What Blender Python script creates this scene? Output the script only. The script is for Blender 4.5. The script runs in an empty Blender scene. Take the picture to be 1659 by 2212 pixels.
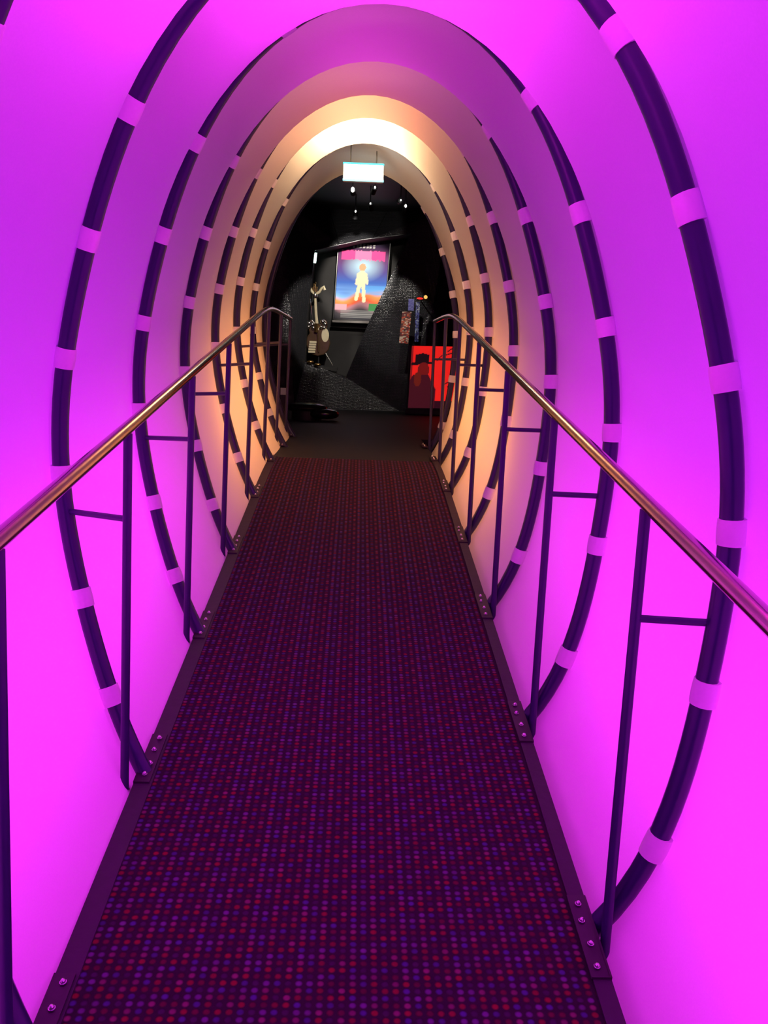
import bpy, bmesh, math, random
from mathutils import Vector, Matrix
random.seed(7)
SC = bpy.context.scene
COL = SC.collection
PI = math.pi

# ------------------------------------------------------------------ camera
cam_d = bpy.data.cameras.new('camera')
cam = bpy.data.objects.new('camera', cam_d); COL.objects.link(cam)
cam_d.sensor_fit = 'AUTO'; cam_d.sensor_width = 36.0
cam_d.lens = 36.0 * 1800.0 / 2212.0
cam_d.clip_start = 0.02; cam_d.clip_end = 100
YAW, PITCH, ROLL = 0.036586, -0.180215, 0.036194
fw = Vector((math.sin(YAW)*math.cos(PITCH), math.cos(YAW)*math.cos(PITCH), math.sin(PITCH)))
rt = Vector((math.cos(YAW), -math.sin(YAW), 0)); up = rt.cross(fw)
r2 = rt*math.cos(ROLL) + up*math.sin(ROLL); u2 = up*math.cos(ROLL) - rt*math.sin(ROLL)
M = Matrix((r2, u2, -fw)).transposed().to_4x4(); M.translation = Vector((0.0073, 0.0, 1.5211))
cam.matrix_world = M
SC.camera = cam

# ------------------------------------------------------------------ world, exposure
w = bpy.data.worlds.new('world'); SC.world = w; w.use_nodes = True
w.node_tree.nodes['Background'].inputs[0].default_value = (0.02, 0.008, 0.03, 1)
w.node_tree.nodes['Background'].inputs[1].default_value = 0.3
vs = SC.view_settings
vs.view_transform = 'Standard'; vs.look = 'None'; vs.gamma = 1.0; vs.exposure = 0.0
vs.use_curve_mapping = False

# ------------------------------------------------------------------ geometry of the place
SLOPE = math.tan(0.150586); LEVEL = 0.838
def zb(y):                                     # height of the walkway: a ramp that ends on a level landing
    d = (LEVEL - y*SLOPE)/0.03
    return LEVEL - 0.03*(d if d > 30 else math.log(1+math.exp(d)))
PSI = -0.413896; RX = -0.0044; RY0 = 1.97934; STEP = 0.84915; ZC = 0.85
COEF = [1.043, -0.0021, 0.0366, -0.2087, -0.031, -0.0139, -0.0212, 0.0307, 0.007, 0.0013, 0.0122]
def prof_r(a):
    r = COEF[0]
    for m in range(1, 6):
        r += COEF[2*m-1]*math.cos(m*a) + COEF[2*m]*math.sin(m*a)
    return r
def prof(a, off=0.0):                          # hoop outline in its own plane, off = metres outwards
    def q(t):
        r = prof_r(t); return Vector((r*math.cos(t), ZC + r*math.sin(t)))
    p = q(a)
    if off:
        t = (q(a+0.01) - q(a-0.01)).normalized(); p = p + Vector((t.y, -t.x))*off
    return p
UA = Vector((math.cos(PSI), math.sin(PSI), 0))
def station(s):
    y = RY0 + STEP*s
    return Vector((RX, y, zb(y)))
Y0L, Y0R = 2.1584, 1.6685

# ------------------------------------------------------------------ lights behind the cloth of the tunnel
def area(name, loc, target, sx, sy, power, color, along=Vector((0, math.cos(0.15), math.sin(0.15)))):
    d = bpy.data.lights.new(name, 'AREA'); d.shape = 'RECTANGLE'; d.size = sx; d.size_y = sy
    d.energy = power; d.color = color
    o = bpy.data.objects.new(name, d); COL.objects.link(o)
    z = (Vector(loc) - Vector(target)).normalized()
    y = (along - z*along.dot(z)).normalized(); x = y.cross(z)
    m = Matrix((x, y, z)).transposed().to_4x4(); m.translation = Vector(loc); o.matrix_world = m
    return o
MAG = (1.0, 0.032, 1.0); VIO = (0.46, 0.012, 1.0); WARM = (1.0, 0.35, 0.10); BLUE = (0.16, 0.03, 1.0)
for s in (-1, 1):
    sh = -s*0.26
    area('led_strip_low', (s*1.42, 1.1+sh, zb(1.1)+0.38), (s*0.5, 1.1+sh, zb(1.1)+0.50), 0.25, 4.8, 46, MAG)
    area('led_strip_side', (s*2.0, 0.6+sh, zb(0.6)+1.3), (0, 0.6+sh, zb(0.6)+1.2), 0.4, 4.6, 37, VIO)
    area('led_strip_blue', (s*1.9, -0.6+sh, zb(-0.6)+2.1), (0, -0.6+sh, zb(-0.6)+1.3), 0.3, 2.4, 34 if s > 0 else 14, BLUE)
    area('led_strip_far_low', (s*1.38, 5.5+sh, zb(5.5)+0.30), (s*0.5, 5.5+sh, zb(5.5)+0.45), 0.25, 2.4, 30, WARM)
area('led_strip_top', (0, 1.45, zb(1.45)+2.75), (0, 1.45, 0), 0.8, 1.5, 82, MAG)
area('led_top_middle', (0, 3.35, zb(3.35)+2.8), (0, 3.35, 0), 0.7, 0.6, 6, (1.0, 0.03, 0.90))  # added fill that pushes this dull stretch of roof cloth towards magenta
area('led_top_orange', (0, 4.75, zb(4.75)+2.75), (0, 4.75, 0), 0.7, 0.5, 17, (1.0, 0.26, 0.11))  # added fill, turns the roof cloth ahead of the hot spot orange
area('led_top_far', (0, 5.66, zb(5.66)+2.48), (0, 5.64, 0), 0.60, 0.32, 46, (1.0, 0.62, 0.30))

# ------------------------------------------------------------------ helpers
def tag(o, label=None, cat=None, group=None, kind=None):
    if label: o['label'] = label
    if cat: o['category'] = cat
    if group: o['group'] = group
    if kind: o['kind'] = kind
    return o
def empty(name, loc=(0, 0, 0), rz=0.0):
    o = bpy.data.objects.new(name, None); COL.objects.link(o)
    o.location = loc; o.rotation_euler = (0, 0, rz); o.empty_display_size = 0.1
    return o
def wm(o):                                      # world matrix without a depsgraph update
    m = Matrix.LocRotScale(o.location, o.rotation_euler, o.scale)
    if o.parent: m = wm(o.parent) @ o.matrix_parent_inverse @ m
    return m
def link(name, me, parent=None, world=True):
    o = bpy.data.objects.new(name, me); COL.objects.link(o)
    if parent:
        o.parent = parent
        if world: o.matrix_parent_inverse = wm(parent).inverted()
    return o
def mesh(name, v, f, mat, smooth=False):
    me = bpy.data.meshes.new(name); me.from_pydata([tuple(p) for p in v], [], f)
    me.materials.append(mat)
    if smooth:
        me.polygons.foreach_set('use_smooth', [True]*len(me.polygons))
    me.update(); return me
def obj(name, v, f, mat, parent=None, smooth=False, world=True):
    return link(name, mesh(name, v, f, mat, smooth), parent, world)
class MB:                                       # collects shapes for ONE mesh
    def __init__(s): s.v = []; s.f = []
    def add(s, v, f):
        n = len(s.v); s.v += [Vector(p) for p in v]; s.f += [tuple(i+n for i in q) for q in f]; return s
    def box(s, c, d, rot=None):
        v = []
        for x in (-.5, .5):
            for y in (-.5, .5):
                for z in (-.5, .5):
                    q = Vector((x*d[0], y*d[1], z*d[2]))
                    if rot is not None: q = rot @ q
                    v.append(Vector(c)+q)
        return s.add(v, [(0,1,3,2),(4,6,7,5),(0,4,5,1),(2,3,7,6),(0,2,6,4),(1,5,7,3)])
    def tube(s, pts, r, n=12, cap=True, radii=None, ref=None):
        pts = [Vector(p) for p in pts]; k = len(pts); base = len(s.v)
        nrm = None
        for i, p in enumerate(pts):
            t = (pts[min(i+1, k-1)] - pts[max(i-1, 0)]).normalized()
            if nrm is None:
                h = ref or (Vector((0, 0, 1)) if abs(t.z) < .9 else Vector((1, 0, 0)))
                nrm = (h - t*h.dot(t)).normalized()
            else:
                nrm = (nrm - t*nrm.dot(t)).normalized()
            b = t.cross(nrm); rr = radii[i] if radii else r
            for j in range(n):
                a = 2*PI*j/n; s.v.append(p + nrm*(rr*math.cos(a)) + b*(rr*math.sin(a)))
        for i in range(k-1):
            for j in range(n):
                a, c = base+i*n+j, base+i*n+(j+1) % n
                s.f.append((a, c, c+n, a+n))
        if cap:
            s.f.append(tuple(base+j for j in reversed(range(n))))
            s.f.append(tuple(base+(k-1)*n+j for j in range(n)))
        return s
    def ell(s, c, r, nu=14, nv=9, rot=None, e=1.0):
        c = Vector(c); v = []; f = []
        sg = lambda x: math.copysign(abs(x)**e, x)
        for i in range(nv+1):
            th = PI*i/nv - PI/2
            for j in range(nu):
                ph = 2*PI*j/nu
                q = Vector((r[0]*sg(math.cos(th))*sg(math.cos(ph)), r[1]*sg(math.cos(th))*sg(math.sin(ph)), r[2]*sg(math.sin(th))))
                if rot is not None: q = rot @ q
                v.append(c+q)
        for i in range(nv):
            for j in range(nu):
                a, b = i*nu+j, i*nu+(j+1) % nu
                f.append((a, b, b+nu, a+nu))
        return s.add(v, f)
    def prism(s, poly, d):                      # polygon (3D points) extruded by vector d
        n = len(poly); poly = [Vector(p) for p in poly]; d = Vector(d)
        f = [tuple(range(n)), tuple(reversed(range(n, 2*n)))]
        for i in range(n):
            j = (i+1) % n; f.append((j, i, i+n, j+n))
        return s.add(poly+[p+d for p in poly], f)
    def mesh(s, name, mat, smooth=False, fix=True):
        me = mesh(name, s.v, s.f, mat, smooth)
        if fix:
            bm = bmesh.new(); bm.from_mesh(me); bmesh.ops.remove_doubles(bm, verts=bm.verts, dist=1e-6)
            bmesh.ops.recalc_face_normals(bm, faces=bm.faces); bm.to_mesh(me); bm.free()
        if smooth:
            me.polygons.foreach_set('use_smooth', [True]*len(me.polygons))
            me.set_sharp_from_angle(angle=math.radians(40))
        return me
    def build(s, name, mat, parent=None, smooth=False, world=True):
        return link(name, s.mesh(name, mat, smooth), parent, world)

# ------------------------------------------------------------------ materials
def newmat(name):
    m = bpy.data.materials.new(name); m.use_nodes = True
    nt = m.node_tree; b = nt.nodes['Principled BSDF']
    return m, nt, b
def plain(name, col, rough=0.5, metal=0.0, var=0.0, scale=30, bump=0.0, spec=0.5, coat=0.0):
    m, nt, b = newmat(name)
    b.inputs['Base Color'].default_value = (*col, 1); b.inputs['Roughness'].default_value = rough
    b.inputs['Metallic'].default_value = metal; b.inputs['Specular IOR Level'].default_value = spec
    b.inputs['Coat Weight'].default_value = coat
    if var or bump:
        tc = nt.nodes.new('ShaderNodeTexCoord'); nz = nt.nodes.new('ShaderNodeTexNoise')
        nz.inputs['Scale'].default_value = scale; nz.inputs['Detail'].default_value = 4
        nt.links.new(tc.outputs['Object'], nz.inputs['Vector'])
        if var:
            mx = nt.nodes.new('ShaderNodeMix'); mx.data_type = 'RGBA'
            mx.inputs[6].default_value = (*[c*(1-var) for c in col], 1); mx.inputs[7].default_value = (*[min(1, c*(1+var)) for c in col], 1)
            nt.links.new(nz.outputs['Fac'], mx.inputs[0]); nt.links.new(mx.outputs[2], b.inputs['Base Color'])
        if bump:
            bp = nt.nodes.new('ShaderNodeBump'); bp.inputs['Strength'].default_value = bump; bp.inputs['Distance'].default_value = 0.01
            nt.links.new(nz.outputs['Fac'], bp.inputs['Height']); nt.links.new(bp.outputs['Normal'], b.inputs['Normal'])
    return m
def glow(name, col, strength):
    m, nt, b = newmat(name)
    b.inputs['Base Color'].default_value = (*[c*.5 for c in col], 1)
    b.inputs['Emission Color'].default_value = (*col, 1); b.inputs['Emission Strength'].default_value = strength
    return m
def printed(name, rough=0.35, emit=0.0):        # flat print: colours stored on the sheet's corners
    m, nt, b = newmat(name)
    a = nt.nodes.new('ShaderNodeAttribute'); a.attribute_name = 'print'
    nt.links.new(a.outputs['Color'], b.inputs['Base Color']); b.inputs['Roughness'].default_value = rough; b.inputs['Specular IOR Level'].default_value = .2
    if emit:
        nt.links.new(a.outputs['Color'], b.inputs['Emission Color']); b.inputs['Emission Strength'].default_value = emit
    return m
def cloth_mat():
    m = bpy.data.materials.new('stretch_cloth'); m.use_nodes = True; nt = m.node_tree; nt.nodes.clear()
    o = nt.nodes.new('ShaderNodeOutputMaterial'); mx = nt.nodes.new('ShaderNodeMixShader')
    d = nt.nodes.new('ShaderNodeBsdfDiffuse'); t = nt.nodes.new('ShaderNodeBsdfTranslucent')
    tc = nt.nodes.new('ShaderNodeTexCoord'); nz = nt.nodes.new('ShaderNodeTexNoise'); nz.inputs['Scale'].default_value = 260
    cr = nt.nodes.new('ShaderNodeMix'); cr.data_type = 'RGBA'
    cr.inputs[6].default_value = (.80, .80, .80, 1); cr.inputs[7].default_value = (.88, .87, .86, 1)
    nt.links.new(tc.outputs['Object'], nz.inputs['Vector']); nt.links.new(nz.outputs['Fac'], cr.inputs[0])
    nt.links.new(cr.outputs[2], d.inputs[0]); nt.links.new(cr.outputs[2], t.inputs[0])
    mx.inputs[0].default_value = 0.5
    nt.links.new(d.outputs[0], mx.inputs[1]); nt.links.new(t.outputs[0], mx.inputs[2]); nt.links.new(mx.outputs[0], o.inputs[0])
    return m
def carpet_mat():
    m, nt, b = newmat('loop_carpet'); N = nt.nodes; L = nt.links
    b.inputs['Roughness'].default_value = 0.95; b.inputs['Specular IOR Level'].default_value = 0.1
    uv = N.new('ShaderNodeUVMap'); uv.uv_map = 'metres'; sp = N.new('ShaderNodeSeparateXYZ'); L.new(uv.outputs[0], sp.inputs[0])
    def mth(op, a, c=None, d=None):
        n = N.new('ShaderNodeMath'); n.operation = op
        for i, q in enumerate((a, c, d)):
            if q is None: continue
            if isinstance(q, (int, float)): n.inputs[i].default_value = q
            else: L.new(q, n.inputs[i])
        return n.outputs[0]
    U = mth('MULTIPLY', sp.outputs[0], 1/0.0225); V0 = mth('MULTIPLY', sp.outputs[1], 1/0.0170)
    col = mth('FLOOR', U); V = V0
    row = mth('FLOOR', V)
    fu = mth('SUBTRACT', mth('FRACT', U), 0.5); fv = mth('SUBTRACT', mth('FRACT', V), 0.5)
    d2 = mth('ADD', mth('POWER', mth('ABSOLUTE', mth('MULTIPLY', fu, 1.15)), 2.0), mth('POWER', mth('ABSOLUTE', mth('MULTIPLY', fv, 0.95)), 2.0))
    mr = N.new('ShaderNodeMapRange'); mr.interpolation_type = 'SMOOTHSTEP'
    L.new(d2, mr.inputs['Value']); mr.inputs['From Min'].default_value = 0.02; mr.inputs['From Max'].default_value = 0.21
    mr.inputs['To Min'].default_value = 1; mr.inputs['To Max'].default_value = 0
    typ = mth('FLOORED_MODULO', col, 5.0)
    idx = mth('FLOORED_MODULO', mth('ADD', row, mth('MULTIPLY', col, 3.0)), 4.0)
    pos = mth('DIVIDE', mth('ADD', mth('ADD', mth('MULTIPLY', typ, 4.0), idx), 0.5), 20.0)
    R_ = (.21, .020, .026); P_ = (.19, .050, .10); V_ = (.13, .055, .18); B_ = (.065, .045, .18); D_ = (.05, .02, .06); DR = (.11, .015, .03)
    seq = [R_, P_, DR, D_,  R_, P_, V_, B_,  B_, V_, D_, DR,  P_, V_, DR, R_,  B_, R_, D_, DR]
    cr = N.new('ShaderNodeValToRGB'); cr.color_ramp.interpolation = 'CONSTANT'
    e = cr.color_ramp.elements
    e[0].position = 0; e[0].color = (*seq[0], 1); e[1].position = 1/20; e[1].color = (*seq[1], 1)
    for i in range(2, 20):
        q = e.new(i/20); q.color = (*seq[i], 1)
    L.new(pos, cr.inputs[0])
    wn = N.new('ShaderNodeTexWhiteNoise'); cmb = N.new('ShaderNodeCombineXYZ'); L.new(col, cmb.inputs[0]); L.new(row, cmb.inputs[1]); L.new(cmb.outputs[0], wn.inputs[0])
    k = mth('MULTIPLY', mr.outputs[0], mth('ADD', mth('MULTIPLY', wn.outputs[0], 0.45), 0.6))
    base = N.new('ShaderNodeTexNoise'); base.inputs['Scale'].default_value = 900; L.new(uv.outputs[0], base.inputs['Vector'])
    bc = N.new('ShaderNodeMix'); bc.data_type = 'RGBA'; bc.inputs[6].default_value = (.016, .010, .016, 1); bc.inputs[7].default_value = (.040, .018, .036, 1)
    L.new(base.outputs['Fac'], bc.inputs[0])
    mx = N.new('ShaderNodeMix'); mx.data_type = 'RGBA'; L.new(k, mx.inputs[0]); L.new(bc.outputs[2], mx.inputs[6]); L.new(cr.outputs[0], mx.inputs[7])
    L.new(mx.outputs[2], b.inputs['Base Color'])
    bp = N.new('ShaderNodeBump'); bp.inputs['Distance'].default_value = 0.004; bp.inputs['Strength'].default_value = 0.6
    L.new(mr.outputs[0], bp.inputs['Height']); L.new(bp.outputs[0], b.inputs['Normal'])
    return m
def mesh_panel_mat():
    m, nt, b = newmat('black_perforated_panel'); N = nt.nodes; L = nt.links
    b.inputs['Base Color'].default_value = (.024, .024, .028, 1); b.inputs['Roughness'].default_value = 0.22
    tc = N.new('ShaderNodeTexCoord'); mp = N.new('ShaderNodeMapping'); mp.inputs['Scale'].default_value = (62, 62, 48)
    vo = N.new('ShaderNodeTexVoronoi'); vo.inputs['Randomness'].default_value = 0.35; vo.inputs['Scale'].default_value = 1
    L.new(tc.outputs['Object'], mp.inputs[0]); L.new(mp.outputs[0], vo.inputs['Vector'])
    bp = N.new('ShaderNodeBump'); bp.inputs['Distance'].default_value = 0.006; bp.inputs['Strength'].default_value = 0.9
    L.new(vo.outputs['Distance'], bp.inputs['Height']); L.new(bp.outputs[0], b.inputs['Normal'])
    return m
MT = {}
MT['cloth'] = cloth_mat()
MT['tie'] = plain('tie_cloth', (.88, .86, .86), 0.9, var=.04, scale=120, spec=.1)
MT['rib'] = plain('rib_paint', (.024, .019, .080), 0.30, var=.15, scale=14)
MT['post'] = plain('post_paint', (.028, .020, .085), 0.40, var=.15, scale=20)
MT['rail'] = plain('rail_steel', (.66, .50, .46), 0.17, metal=1.0, var=.08, scale=18)
MT['bolt'] = plain('bolt_zinc', (.75, .72, .74), 0.25, metal=1.0, var=.05, scale=80)
MT['plate'] = plain('plate_steel', (.030, .014, .030), 0.5, metal=.0, var=.2, scale=40)
MT['trim'] = plain('edge_rubber', (.030, .012, .035), 0.6, var=.2, scale=40, bump=.15)
MT['carpet'] = carpet_mat()
MT['under'] = plain('deck_board', (.03, .025, .03), 0.8, var=.2, scale=10)
MT['blackfloor'] = plain('black_floor', (.010, .008, .011), 0.6, var=.25, scale=9, bump=.1)
MT['panel'] = mesh_panel_mat()
MT['black'] = plain('black_paint', (.012, .012, .015), 0.55, var=.2, scale=6)
MT['seam'] = plain('seam_metal', (.12, .12, .12), 0.45, metal=1.0, var=.1, scale=30)
MT['recess'] = plain('recess_felt', (.018, .016, .016), 0.8, var=.25, scale=12)

# ------------------------------------------------------------------ the walkway
YS = [-2.2 + 0.1*i for i in range(80)]; YS = [y for y in YS if y < 5.79] + [5.8]
arc = [0.0]
for i in range(1, len(YS)): arc.append(arc[-1] + math.hypot(YS[i]-YS[i-1], zb(YS[i])-zb(YS[i-1])))
CW0, CW1 = -0.535, 0.545
def ribbon(x0, x1, t0, t1, ys):                 # closed strip that follows the walkway; t = height above / below it
    v = []; f = []
    for y in ys:
        z = zb(y); v += [(x0, y, z+t0), (x1, y, z+t0), (x1, y, z+t1), (x0, y, z+t1)]
    for i in range(len(ys)-1):
        a = 4*i
        for j in range(4):
            k = (j+1) % 4; f.append((a+j, a+k, a+4+k, a+4+j))
    n = 4*(len(ys)-1); f += [(3, 2, 1, 0), (n, n+1, n+2, n+3)]
    return v, f
me_v, me_f = ribbon(CW0, CW1, -0.05, 0.0, YS)
me = mesh('floor', me_v, me_f, MT['carpet'])
uvl = me.uv_layers.new(name='metres')
for lp in me.loops:
    vi = lp.vertex_index; uvl.data[lp.index].uv = (me_v[vi][0], arc[vi//4])
floor = link('floor', me); tag(floor, 'dark carpet runner with red and violet dots climbing the tunnel', kind='structure')
for x0, x1 in ((-0.585, CW0), (CW1, 0.585)):
    v, f = ribbon(x0, x1, -0.07, 0.006, YS); obj('edge_trim', v, f, MT['trim'], floor)
YL = [5.8 + 0.1*i for i in range(18)]
v, f = ribbon(-0.585, 0.585, -0.05, -0.002, YL)
tag(obj('floor_landing', v, f, MT['blackfloor']), 'bare black level landing at the far end of carpet', kind='structure')

# ------------------------------------------------------------------ the cloth lining of the tunnel
NA, NS = 112, 14
v = []; f = []; svals = [-4 + i/NS for i in range(10*NS+1)]
def sstep(a, b, x):
    t = min(1, max(0, (x-a)/(b-a))); return t*t*(3-2*t)
for s in svals:
    c = station(s); t = s - math.floor(s)
    for j in range(NA):
        a = 2*PI*j/NA; p0 = prof(a)
        wst = 0.026*sstep(-0.25, 0.4, p0.y) + 0.112*max(0.0, math.sin(a))**3
        p = prof(a, 0.030 - wst*4*t*(1-t))
        v.append(c + UA*p.x + Vector((0, 0, p.y)))
for i in range(len(svals)-1):
    for j in range(NA):
        a, b = i*NA+j, i*NA+(j+1) % NA; f.append((a, b, b+NA, a+NA))
lining = obj('wall_tunnel', v, f, MT['cloth'], smooth=True)
# keep the soft crease along each hoop
me = lining.data
ats = me.attributes.new('sharp_edge', 'BOOLEAN', 'EDGE')
for e in me.edges:
    a, b = e.vertices
    if a//NA == b//NA and (a//NA) % NS == 0: ats.data[e.index].value = True
tag(lining, 'glowing translucent white stretch cloth lining the oval tunnel', kind='structure')

# ------------------------------------------------------------------ the hoops
TIES = [123, 139.5, 158, 178.5, -158.5, -140.5, 102, 81, 61.5, 44, 24, 3.5, -19.5, -41]
def in_plane(p): return Vector((p.x, 0, p.y))
NH = 120
hoop = MB(); n = 12
for i in range(NH):
    a = 2*PI*i/NH; p = in_plane(prof(a)); t = (in_plane(prof(a+.01))-in_plane(prof(a-.01))).normalized()
    nr = Vector((0, 1, 0)); bt = t.cross(nr)
    for j in range(n):
        b = 2*PI*j/n; hoop.v.append(p + nr*(.0235*math.cos(b)) + bt*(.0235*math.sin(b)))
for i in range(NH):
    for j in range(n):
        k = (i+1) % NH; l = (j+1) % n; hoop.f.append((i*n+j, i*n+l, k*n+l, k*n+j))
hoop_me = hoop.mesh('hoop', MT['rib'], True)
tie_me = []
for d in TIES:
    b = MB(); a0 = math.radians(d); L = 0.027/prof_r(a0); m = 16; N = 7
    for i in range(N):
        a = a0 + L*(2*i/(N-1)-1); p = in_plane(prof(a)); t = (in_plane(prof(a+.01))-in_plane(prof(a-.01))).normalized()
        nr = Vector((0, 1, 0)); out = t.cross(nr)
        if out.dot(p-Vector((0, 0, ZC))) < 0: out = -out
        e = .0262 + .0012*math.sin(PI*i/(N-1))
        for j in range(m):
            q = 2*PI*j/m; cs, sn = math.cos(q), math.sin(q)
            b.v.append(p + nr*(e*cs*(1.0 if sn < 0 else 1.05)) + out*((e if sn < 0 else e+.004)*sn))
    for i in range(N-1):
        for j in range(m):
            l = (j+1) % m; b.f.append((i*m+j, i*m+l, (i+1)*m+l, (i+1)*m+j))
    b.f += [tuple(range(m)), tuple(reversed(range((N-1)*m, N*m)))]
    tie_me.append(b.mesh('tie', MT['tie'], True))
plate_me = MB().box((0.004, 0, .003), (.040, .23, .006)).box((-.018, 0, -.028), (.006, .23, .068)).mesh('foot_plate', MT['plate'])
bolt = MB().tube([(0, 0, 0), (0, 0, .002)], .0075, 10)
bolt.ell((0, 0, .003), (.006, .006, .007), 10, 6)
bolt_me = bolt.mesh('bolt', MT['bolt'], True)
HOOP = ['dark hoop at the very edges of the picture, foot at the lower left corner',
        'widest dark hoop in view, its pale ties largest, beside the first full posts',
        'second widest dark hoop in view, its top hidden by the first sag of cloth',
        'third widest dark hoop, where the cloth turns from magenta to pink',
        'fourth widest dark hoop, between pink and orange cloth',
        'fifth widest dark hoop, just before the white hot glow overhead',
        'sixth dark hoop, just behind the white hot glow, above the lit sign',
        'last dark hoop at the mouth of the tunnel against the black room']
for k in range(-1, 7):
    root = empty('tunnel_hoop', station(k), PSI)
    lab = HOOP[k+1]
    tag(root, lab, 'hoop', 'oval hoops carrying the tunnel cloth')
    link('hoop', hoop_me, root, False)
    for i, tm in enumerate(tie_me):
        if k == 6 and abs(TIES[i]) > 100: continue
        link('tie', tm, root, False)
    yc = RY0 + STEP*k
    for sx, yy in ((-1, yc+0.305), (1, yc-0.315)):
        th = math.atan((zb(yy+.1)-zb(yy-.1))/.2)
        fp = link('foot_plate', plate_me, root, True)
        fp.matrix_basis = Matrix.Translation((sx*0.565, yy, zb(yy)+.006)) @ Matrix.Rotation(th, 4, 'X') @ (Matrix.Rotation(PI, 4, 'Z') if sx > 0 else Matrix.Identity(4))
        for (bx, by) in ((.004, -.085), (.008, -.035), (.004, .03), (.006, .09)):
            bo = link('bolt', bolt_me, fp, False); bo.location = (bx, by, .008)

# ------------------------------------------------------------------ handrails
def handrail(side):
    s = -1 if side == 'left' else 1
    xt, xb, y0 = (-0.578, -0.606, Y0L) if s < 0 else (0.606, 0.606, Y0R)
    root = empty('handrail', (s*0.6, y0, zb(y0)))
    tag(root, 'steel handrail on thin dark posts along the %s edge of the carpet' % side, 'handrail', 'handrails along the walkway')
    y_end = y0 + STEP*6 + .02
    ys = [-0.9 + .1*i for i in range(90)]; ys = [y for y in ys if y < y_end-.05] + [y_end]
    MB().tube([(xt, y, zb(y)+1.0) for y in ys], .0165, 14).build('top_rail', MT['rail'], root, True)
    for k in range(-2 if s < 0 else -1, 7):
        y = y0 + STEP*k + (.05 if s < 0 and k == -1 else 0); z = zb(y)
        MB().tube([(xb, y, z-.045), (xb, y, z+.02), (xt, y, z+.985)], .0120, 10).ell((xb, y, z-.045), (.0122, .0122, .008), 10, 6).build('post', MT['post'], root, True)
        if k < -1: continue
        zz = (.77 if s < 0 else .705)
        c = station(k)
        # where the hoop is at that height
        best = min((abs(prof(a).y - zz), a) for a in [(PI if s < 0 else 0) + .002*i for i in range(-200, 201)])[1]
        pe = prof(best, -.018); e = c + UA*pe.x + Vector((0, 0, pe.y))
        fr = .77 if s < 0 else .705
        xs = xb + (xt-xb)*(fr); st = Vector((xs, y, c.z + zz + (.018 if s < 0 else 0)))
        MB().tube([st, e], .0085, 8).build('brace', MT['post'], root, True)
    return root
handrail('left'); handrail('right')

# ------------------------------------------------------------------ the dark room beyond
CEIL = 3.52
rf = MB().box((0, 10.6, LEVEL-.06), (8.4, 6.2, .1))
tag(rf.build('floor_room', MT['blackfloor']), 'dark floor of the black exhibition room beyond the tunnel', kind='structure')
tag(MB().box((0, 10.3, CEIL+.05), (8.4, 6.4, .1)).build('ceiling', MT['black']), 'black ceiling of the exhibition room', kind='structure')
tag(MB().box((-4.2, 10.2, 2.2), (.1, 6.6, 2.9)).build('wall_left', MT['black']), 'black left wall of the exhibition room', kind='structure')
tag(MB().box((4.2, 9.6, 2.2), (.1, 7.6, 2.9)).build('wall_right', MT['black']), 'black right wall of the exhibition room', kind='structure')
# unseen wall added at the mouth to block lamp light, in hoop plane
c = station(6) + Vector((-math.sin(PSI), math.cos(PSI), 0))*.05
fv = []; ff = []; m = 72
for i in range(m):
    a = 2*PI*i/m; p = prof(a, .02); fv.append(c + UA*p.x + Vector((0, 0, p.y)))
    q = Vector((math.cos(a), math.sin(a))); k = min(4.3/max(1e-6, abs(q.x)), 3.0/max(1e-6, abs(q.y)))
    fv.append(c + UA*(q.x*k) + Vector((0, 0, ZC+q.y*k)))
for i in range(m):
    j = (i+1) % m; ff.append((2*i, 2*i+1, 2*j+1, 2*j))
wf = obj('wall_front', fv, ff, MT['black']); sm = wf.modifiers.new('thick', 'SOLIDIFY'); sm.thickness = .03
tag(wf, 'black wall around the mouth of the tunnel', kind='structure')

# faceted back wall with a slanting display opening
O1, O2, O3, O4, O5, O6, O7 = [Vector((x, 11.8, z)) for x, z in ((-.63, 2.952), (-.714, 2.115), (-.734, 1.456), (-.162, 1.266), (.124, 2.003), (.67, 3.221), (.013, 3.117))]
V3 = lambda x, y, z: Vector((x, y, z))
F0 = LEVEL-.01
backing = MB().box((0, 12.95, 2.2), (8.4, .1, 2.9)).build('wall_back', MT['black'])
tag(backing, 'black back wall of angular panels around a slanting display opening', kind='structure')
TH = V3(0, .05, 0)
A1 = V3(-.86, 11.55, F0); A2 = V3(.60, 11.72, F0); A3 = V3(.64, 11.78, 1.6); A4 = V3(.74, 11.8, 3.26)
T1 = V3(-1.05, 11.5, CEIL); T2 = V3(-.45, 11.95, CEIL); T3 = V3(.34, 11.95, CEIL); T4 = V3(1.15, 11.6, CEIL)
S1 = V3(-.29, 11.8, 3.035)
panels = [
    [V3(-3.0, 11.9, F0), V3(-1.30, 11.55, F0), V3(-1.25, 11.5, CEIL), V3(-3.0, 11.9, CEIL)],
    [V3(-1.30, 11.55, F0), A1, O3, O2, O1, T1, V3(-1.25, 11.5, CEIL)],
    [A1, A2, O4, O3],
    [O4, A2, A3, A4, O6, O5],
    [O1, S1, T2, T1],
    [S1, O7, V3(.148, 11.8, 3.14), T3, T2],
    [V3(.148, 11.8, 3.14), O6, A4, T4, T3],
    [A2, V3(1.45, 11.9, F0), V3(1.5, 11.95, CEIL), T4, A4, A3],
    [V3(1.45, 11.9, F0), V3(3.2, 11.6, F0), V3(3.2, 11.6, CEIL), V3(1.5, 11.95, CEIL)],
]
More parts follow.
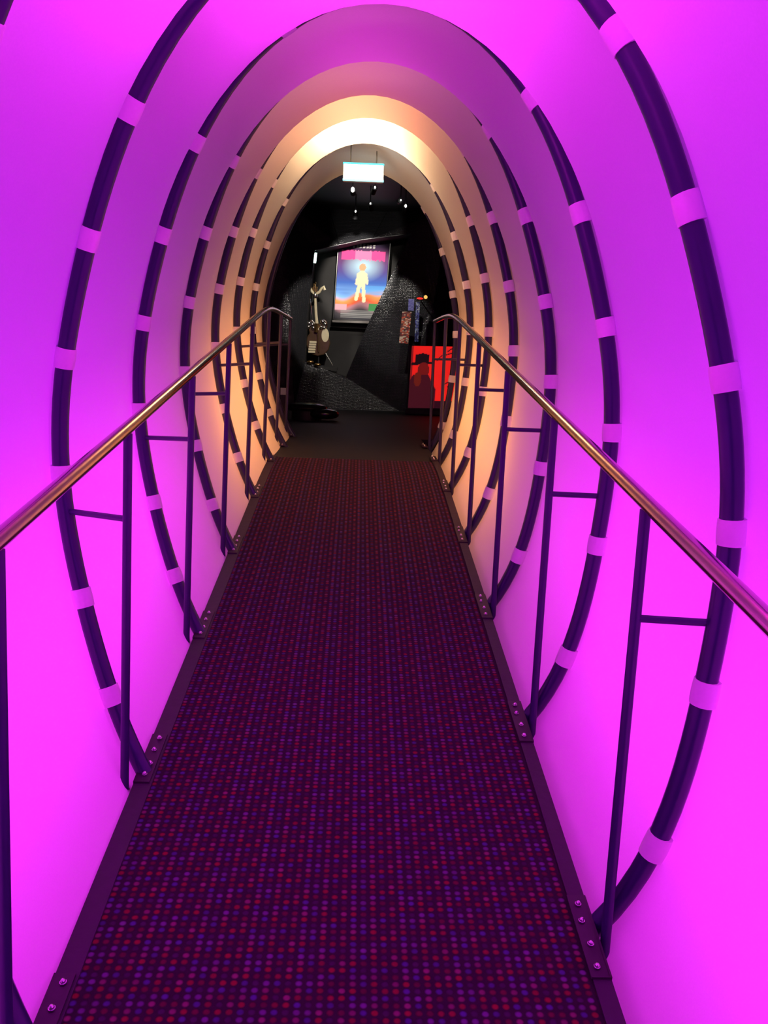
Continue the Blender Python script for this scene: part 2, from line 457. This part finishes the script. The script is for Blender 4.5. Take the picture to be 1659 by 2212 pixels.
for pl in panels:
    b = MB(); cen = sum(pl, Vector())/len(pl); nn = len(pl)
    vv = pl + [cen]; fr = [(i, (i+1) % nn, nn) for i in range(nn)]
    back = [p + TH for p in vv]
    b.add(vv + back, fr + [tuple(reversed([q+nn+1 for q in t])) for t in fr] + [((i+1) % nn, i, i+nn+1, (i+1) % nn+nn+1) for i in range(nn)])
    b.build('panel', MT['panel'], backing)
for p, q in ((O1, O7), (O7, O6), (S1, T2), (V3(.148, 11.8, 3.14), T3), (O1, V3(-.08, 11.9, 3.50))):
    d = V3(0, -.012, 0)
    if (p - O1).length < 1e-6 and q.z > 3.4: continue
    MB().tube([p+d, q+d], .0045, 6).build('seam_strip', MT['seam'], backing)
# the recess behind the opening
op = [O3, O4, O5, O6, O7, O1, O2]
rb = MB(); nb = len(op); dp = V3(0, .55, 0)
rv = op + [p+dp for p in op]
rb.add([p+V3(0, .04, 0) for p in rv], [((i+1) % nb, i, i+nb, (i+1) % nb+nb) for i in range(nb)] + [tuple(range(nb, 2*nb))])
rb.build('recess', MT['recess'], backing)

# ------------------------------------------------------------------ printed sheets
def sheet(name, mat, o, ux, uz, nx, nz, fn, thick, parent=None):
    """a thin board: printed front (grid of flat colours) and plain back"""
    o, ux, uz = Vector(o), Vector(ux), Vector(uz); nrm = ux.cross(uz).normalized()
    vv = []; ff = []; cols = []
    for j in range(nz+1):
        for i in range(nx+1):
            a, b = i/nx, j/nz; vv.append(o + ux*a + uz*b); cols.append(fn(a, b))
    for j in range(nz):
        for i in range(nx):
            a = j*(nx+1)+i; ff.append((a, a+1, a+nx+2, a+nx+1))
    k = len(vv); bk = -nrm*thick
    vv += [o+bk, o+ux+bk, o+ux+uz+bk, o+uz+bk]; cols += [(.02, .02, .02)]*4
    f0 = [0, nx, (nx+1)*(nz+1)-1, (nx+1)*nz]
    ff += [(k+3, k+2, k+1, k), tuple(reversed([k, k+1] + list(range(nx, -1, -1)))) if False else (k, k+1, f0[1], f0[0]), (k+1, k+2, f0[2], f0[1]), (k+2, k+3, f0[3], f0[2]), (k+3, k, f0[0], f0[3])]
    me = mesh(name, vv, ff, mat)
    at = me.attributes.new('print', 'FLOAT_COLOR', 'POINT')
    for i, cl in enumerate(cols): at.data[i].color = (*cl, 1)
    return link(name, me, parent)
def lerp(a, b, t): return tuple(x+(y-x)*t for x, y in zip(a, b))
def grad(stops, t):
    for (t0, c0), (t1, c1) in zip(stops, stops[1:]):
        if t <= t1: return lerp(c0, c1, max(0, (t-t0)/(t1-t0)))
    return stops[-1][1]
rn = random.Random(3)
bars = [rn.random() for _ in range(200)]
def seg(px, py, ax, ay, bx, by):
    dx, dy = bx-ax, by-ay; t = max(0, min(1, ((px-ax)*dx+(py-ay)*dy)/(dx*dx+dy*dy))); return math.hypot(px-ax-dx*t, py-ay-dy*t)
def poster_fn(u, v):
    c = grad([(0, (.03, .03, .04)), (.10, (.05, .04, .05)), (.17, (.35, .16, .20)), (.22, (.75, .10, .03)), (.30, (.85, .28, .08)), (.36, (.20, .42, .85)), (.48, (.05, .14, .55)), (.62, (.10, .07, .30)), (.80, (.16, .04, .14)), (.95, (.03, .01, .05)), (1, (.02, .01, .03))], v + .04*math.sin(u*9)*(v < .35) - (.10*(u-.5) if .2 < v < .4 else 0))
    if v > .33 and u > .5 and v < .45: c = lerp(c, (.12, .45, .95), .5)
    if .02 < v < .12 and (int(v*90) % 2 == 0) and .12 < u < .9: c = (.22, .22, .22)
    if .12 < v < .22 and u > .68: c = (.04, .20, .06)
    if .12 < v < .20 and u < .24: c = (.55, .30, .36)
    X, Z = (u-.5)*.70, (v-.5)*1.04
    g = math.hypot((X-.01)*.7, Z-.20); c = lerp(c, (.55, .85, 1.0), max(0, 1-g/.22)**1.1)
    # title block: uneven pink bars
    if .76 < v < .905 and .07 < u < .93:
        k = bars[int(u*34)]; lo = .765 + .02*bars[int(u*34)+40]; hi = .900-.012*k
        if lo < v < hi: c = (.95, .07, .30) if abs(u-.5) > .16 else (1.0, .22, .45)
    if .925 < v < .985 and .27 < u < .74:
        if (int(u*46) % 3) and (.93 < v < .95 or .957 < v < .98): c = (.55, .52, .50)
    # a plain pale standing figure
    d = min(seg(X, Z, 0, .09, 0, -.02)-.055, seg(X, Z, -.03, -.06, -.06, -.24)-.026, seg(X, Z, .03, -.06, .05, -.26)-.024, seg(X, Z, -.05, .10, -.07, -.03)-.02, seg(X, Z, .05, .10, .08, -.02)-.02)
    if d < 0: c = (.95, .78, .50)
    h = math.hypot(X, Z-.19)
    if h < .05: c = (.80, .40, .22)
    return c
poster = empty('wall_poster', (0.02, 12.2, 2.07)); tag(poster, 'colourful framed poster with pink title bars and blue sky in the display opening', 'poster')
PX0, PX1, PZ0, PZ1 = -.355, .40, 2.075, 3.135
def tr(x, z, y=12.2): return V3(x - .048*(PZ1-z)/(1.06), y, z)
sheet('print', printed('poster_print', .65), tr(-.31, PZ0), tr(.395, PZ0)-tr(-.31, PZ0), tr(-.31, PZ1)-tr(-.31, PZ0), 70, 104, poster_fn, .008, poster)
fb = MB()
for a, b in (((-.32, PZ0-.008), (.405, PZ0-.008)), ((.405, PZ0-.008), (.405, PZ1+.008)), ((.405, PZ1+.008), (-.32, PZ1+.008)), ((-.32, PZ1+.008), (-.32, PZ0-.008))):
    fb.tube([tr(*a, 12.195), tr(*b, 12.195)], .010, 6)
fb.build('frame', plain('poster_frame', (.05, .05, .05), .3, metal=.5, var=.1, scale=30), poster)
MB().box((-.01, 12.17, PZ0-.035), (.74, .05, .03)).build('bottom_rail', plain('poster_rail', (.16, .15, .14), .4, metal=.6, var=.1, scale=30), poster)

def red_fn(u, v):
    c = (.85, .015, .012)
    X, Z = u*.62, v*.86
    if v < .12: c = (.03, .004, .01)
    if u < .04: c = (.25, .01, .01)
    # hat
    if seg(X, Z, .02, .612, .27, .632) < .018 or (.055 < X < .235 and .63 < Z < .765 - .25*abs(X-.15)): c = (.012, .004, .006)
    # head and shoulders
    if math.hypot((X-.17)*1.1, (Z-.53)*.8) < .085: c = (.16, .008, .008)
    if Z < .46 and abs(X-.14) < .10 + (.46-Z)*.55 and X < .34: c = (.055, .006, .012)
    if math.hypot((X-.10)*1.0, (Z-.40)*.5) < .05: c = (.13, .012, .008)
    # bare twigs at the right
    for s_ in ((.62, .80, .44, .74), (.62, .70, .50, .70), (.56, .86, .47, .79), (.60, .55, .53, .50), (.62, .45, .50, .30), (.56, .40, .46, .34), (.40, .74, .34, .66)):
        if seg(X, Z, *s_) < .008: c = (.04, .004, .008)
    return c
rb_ = empty('red_lightbox', (.98, 11.05, LEVEL)); tag(rb_, 'red backlit picture of a hatted figure standing at the lower right', 'lightbox')
sheet('print', printed('red_print', .4, .9), (.675, 11.0, .915), (.62, 0, .012), (.02, 0, .80), 62, 86, red_fn, .012, rb_)
MB().box((.99, 11.06, 1.31), (.66, .09, .83)).build('cabinet', MT['black'], rb_)
MB().box((.99, 11.04, .875), (.70, .20, .07)).build('plinth', MT['black'], rb_)

def strip_fn(cols, seed):
    r = random.Random(seed); cell = {}
    def fn(u, v):
        k = (int(u*5.99), int(v*36))
        if k not in cell: cell[k] = r.choice(cols)
        return cell[k]
    return fn
pm = printed('strip_print', .4, .22)  # reflections in the glass case, built as faintly glowing coloured strips
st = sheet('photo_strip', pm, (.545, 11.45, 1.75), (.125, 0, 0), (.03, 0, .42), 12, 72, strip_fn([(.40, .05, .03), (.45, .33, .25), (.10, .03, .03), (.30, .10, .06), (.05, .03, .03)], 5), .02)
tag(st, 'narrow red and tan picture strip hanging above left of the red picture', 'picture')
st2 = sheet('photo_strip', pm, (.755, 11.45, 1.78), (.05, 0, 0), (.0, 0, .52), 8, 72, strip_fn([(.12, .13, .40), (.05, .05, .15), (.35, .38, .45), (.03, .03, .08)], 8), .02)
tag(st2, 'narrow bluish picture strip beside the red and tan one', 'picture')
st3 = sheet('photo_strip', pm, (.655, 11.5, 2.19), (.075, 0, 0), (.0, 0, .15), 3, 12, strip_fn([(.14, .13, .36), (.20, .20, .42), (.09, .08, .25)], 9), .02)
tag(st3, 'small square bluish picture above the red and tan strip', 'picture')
lm = empty('shelf_lamp', (.84, 11.4, 2.30)); tag(lm, 'tiny red and amber lamp glowing right of the poster', 'lamp')
MB().ell((.80, 11.4, 2.345), (.045, .015, .013), 10, 6).build('red_lens', glow('red_lens', (.9, .03, .02), 1.2), lm, True)
MB().ell((.875, 11.4, 2.365), (.025, .015, .025), 10, 6).build('amber_lens', glow('amber_lens', (.9, .5, .12), 1.2), lm, True)
MB().box((.84, 11.43, 2.34), (.16, .03, .03)).tube([(.84, 11.43, 2.34), (.84, 11.78, 2.34)], .008, 6).build('mount', MT['black'], lm)

# ------------------------------------------------------------------ guitar in the display opening
iv = plain('aged_ivory', (.82, .70, .46), .4, var=.12, scale=25); dk = plain('dark_varnish', (.09, .05, .025), .25, var=.3, scale=14, coat=.5)
ch = plain('chrome', (.85, .82, .76), .18, metal=1.0, var=.04, scale=40); br = plain('brass', (.55, .33, .13), .3, metal=1.0, var=.15, scale=30)
GY = 12.02
g = empty('ornate_guitar', (-.56, GY, 1.42)); tag(g, 'ornate dark guitar with ivory plates and horned headstock on a spike stand', 'guitar')
body = [(-.70, 1.60), (-.735, 1.70), (-.725, 1.80), (-.69, 1.86), (-.72, 1.93), (-.715, 2.02), (-.66, 2.05), (-.60, 1.99), (-.545, 1.99), (-.50, 2.06), (-.45, 2.03), (-.44, 1.95), (-.47, 1.89), (-.42, 1.83), (-.395, 1.73), (-.42, 1.63), (-.48, 1.565), (-.57, 1.545), (-.65, 1.56)]
b = MB(); b.prism([V3(x, GY-.03, z) for x, z in body], (0, .06, 0))
bo = b.build('body', dk, g); bv = bo.modifiers.new('round', 'BEVEL'); bv.width = .014; bv.segments = 3
b = MB(); b.prism([V3(-.470+.052*math.cos(t)*(1.0), GY-.036, 1.835+.095*math.sin(t)) for t in [2*PI*i/18 for i in range(18)]], (0, .012, 0)).build('ivory_plate', iv, g)
tp = MB()
for i in range(5): tp.box((-.655+.004*i, GY-.045, 1.60+.034*i), (.098, .03, .026))
tp.build('tailpiece', iv, g)
MB().tube([(-.580, GY-.05, 1.90), (-.605, GY-.05, 2.12), (-.620, GY-.045, 2.33)], .02, 8, radii=[.024, .021, .018]).build('neck', iv, g, True)
MB().tube([(-.556, GY-.045, 1.60), (-.580, GY-.05, 1.92)], .012, 8).build('fingerboard', dk, g, True)
MB().ell((-.624, GY-.04, 2.37), (.032, .022, .055), 12, 8).build('headstock', ch, g, True)
for sx, pts in ((-1, [(-.635, 2.39), (-.675, 2.43), (-.70, 2.48), (-.735, 2.475)]), (1, [(-.612, 2.39), (-.565, 2.42), (-.535, 2.47), (-.505, 2.50), (-.49, 2.45)])):
    MB().tube([(x, GY-.04, z) for x, z in pts], .02, 8, radii=[.018, .019, .02, .014, .020][:len(pts)]).build('horn', iv, g, True)
for i, (x, z) in enumerate(((-.66, 2.47), (-.64, 2.52), (-.618, 2.54), (-.60, 2.48))):
    MB().tube([(x, GY-.04, 2.40), (x, GY-.04, z)], .006, 6).ell((x, GY-.04, z), (.012, .012, .016), 8, 6).build('tuning_peg', br, g, True)
for x, z, r in ((-.70, 1.99, .035), (-.655, 1.975, .03), (-.705, 1.94, .028), (-.51, 2.02, .034), (-.475, 1.985, .028), (-.53, 1.945, .026), (-.49, 1.935, .024), (-.64, 1.93, .026)):
    MB().ell((x, GY-.045, z), (r, r*.7, r), 12, 8).build('boss', ch, g, True)
MB().tube([(-.598, GY-.055, 1.87), (-.585, GY-.055, 1.99)], .03, 8, radii=[.028, .03]).build('bridge', br, g, True)
MB().tube([(-.69, GY-.055, 2.33), (-.655, GY-.055, 2.05)], .004, 6).build('string', ch, g, True)
MB().tube([(-.47, GY, 1.60), (-.355, GY-.02, 1.425)], .01, 8, radii=[.012, .004]).build('stand_spike', ch, g, True)
MB().tube([(-.56, GY+.02, 1.40), (-.56, GY+.02, 1.58)], .012, 8).box((-.56, GY+.02, 1.405), (.16, .08, .02)).build('stand', MT['black'], g)
# shelf that carries it
MB().box((-.50, 12.12, 1.375), (.42, .36, .04)).build('shelf', MT['recess'], backing)
for x, z, n_ in ((-.66, 1.49, 0), (-.56, 1.455, 1)):
    o = MB().ell((x, 11.775, z-.03), (.05, .03, .022), 10, 6).build('shell_ornament', br, None, True)
    tag(o, ['small brass nub at the lower left corner of the display opening', 'larger brass nub under the guitar at the opening edge'][n_], 'ornament')
dl = empty('display_lamp', (-.64, 11.93, 2.95)); tag(dl, 'small greenish white lamp tube at the upper left of the display opening', 'lamp')
MB().tube([(-.622, 11.9, 2.93), (-.634, 11.9, 2.80)], .018, 10).build('tube', glow('display_tube', (.65, 1.0, .88), 9), dl, True)
MB().box((-.622, 11.9, 2.95), (.05, .06, .03)).build('socket', MT['black'], dl)
def spot(name, loc, target, power, color, size, blend=.4, rad=.03):
    d = bpy.data.lights.new(name, 'SPOT'); d.energy = power; d.color = color; d.spot_size = size; d.spot_blend = blend; d.shadow_soft_size = rad
    o = bpy.data.objects.new(name, d); COL.objects.link(o); o.location = loc
    o.rotation_euler = (Vector(target)-Vector(loc)).to_track_quat('-Z', 'Y').to_euler(); return o

# ------------------------------------------------------------------ ceiling spotlights of the room
bulbm = glow('spot_bulb', (1.0, .96, .85), 14)
SP = [(-.109, 9.5, 3.32, 1.1, 'brightest ceiling spotlight just below the lit sign', (0.0, 12.2, 2.62), 420),
      (.128, 9.33, 3.32, .5, 'small ceiling spotlight below the right half of the lit sign', (-.56, 12.0, 1.95), 200),
      (.093, 10.27, 3.32, .45, 'faint ceiling spotlight halfway between sign and poster', (.45, 11.8, 2.1), 65),
      (-.083, 10.84, 3.32, .55, 'lowest ceiling spotlight above the poster top', (-.2, 11.8, 1.2), 5),
      (.440, 10.1, 3.34, .4, 'upper of the two ceiling spotlights at the right', (.1, 11.9, 3.3), 14),
      (.506, 10.27, 3.31, .75, 'bright lower one of the two ceiling spotlights at the right', (.2, 11.75, 1.5), 42)]
for x, y, z, k, lab, tgt, pw in SP:
    r = empty('ceiling_spotlight', (x, y, z)); tag(r, lab, 'spotlight', 'spotlights on the black ceiling')
    dr = (Vector(tgt)-Vector((x, y, z))).normalized()
    p0 = Vector((x, y, z))
    MB().tube([p0, p0 + dr*.09], .03, 12).build('can', MT['black'], r, True)
    MB().tube([(x, y, z+.01), (x, y, CEIL)], .006, 6).build('stem', MT['black'], r)
    MB().ell(p0 - V3(0, .034, .004), (.016*k, .010*k, .024*k), 10, 8).build('lamp_glow', bulbm, r, True)
    spot('spot_beam', p0 + dr*.10, tgt, pw, (1.0, .93, .82), math.radians(26 if pw > 100 else 34))

# ------------------------------------------------------------------ lit sign in the tunnel
sg = empty('exit_sign', (.003, 6.28, 2.832)); tag(sg, 'glaring white and cyan illuminated sign hanging in the tunnel mouth', 'sign')
sb = MB().box((.003, 6.31, 2.832), (.292, .055, .122)).build('housing', plain('sign_body', (.7, .75, .75), .4, var=.05, scale=20), sg)
sbv = sb.modifiers.new('round', 'BEVEL'); sbv.width = .008; sbv.segments = 2
MB().box((.003, 6.279, 2.832), (.276, .008, .100)).build('lit_face', glow('sign_face', (.72, 1.0, 1.0), 9), sg)
MB().box((.003, 6.341, 2.832), (.276, .008, .100)).build('lit_face', glow('sign_back_face', (.72, 1.0, 1.0), 2), sg)  # unseen rear glow, added to tint the room cyan
MB().box((.003, 6.28, 2.888), (.292, .012, .012)).build('lit_edge', glow('sign_edge', (.05, .75, .9), 1.6), sg)
MB().box((.003, 6.28, 2.777), (.292, .012, .012)).build('lit_edge', glow('sign_edge_low', (.25, .95, 1.0), 2.2), sg)
for x in (-.09, .095):
    MB().tube([(x, 6.31, 2.89), (x, 6.31, 3.05)], .004, 6).build('hanger', MT['seam'], sg)

# ------------------------------------------------------------------ things on the room floor
bn = empty('low_bench', (-.50, 9.45, LEVEL)); tag(bn, 'low glossy black rounded bench on the room floor left of centre', 'bench')
gl = plain('black_gloss', (.018, .014, .020), .22, var=.2, scale=8, coat=.4)
MB().ell((-.56, 9.5, .965), (.24, .20, .055), 20, 10, e=.8).build('seat', gl, bn, True)
MB().ell((-.36, 9.42, .905), (.17, .16, .06), 20, 10, e=.8).build('step', gl, bn, True)
MB().tube([(-.56, 9.5, LEVEL-.01), (-.56, 9.5, .94)], .17, 20).build('base', MT['black'], bn, True)
ps = empty('floor_stand', (-.695, 8.05, LEVEL)); tag(ps, 'slim black floor stand with a pale square label beyond left rail end', 'stand')
MB().box((-.695, 8.05, 1.03), (.06, .05, .385)).build('column', MT['black'], ps)
MB().box((-.695, 8.05, LEVEL+.004), (.16, .14, .016)).build('base', MT['black'], ps)
MB().box((-.695, 8.02, 1.195), (.058, .008, .066)).build('label_plate', plain('pale_plate', (.62, .66, .72), .5, var=.05, scale=20), ps)
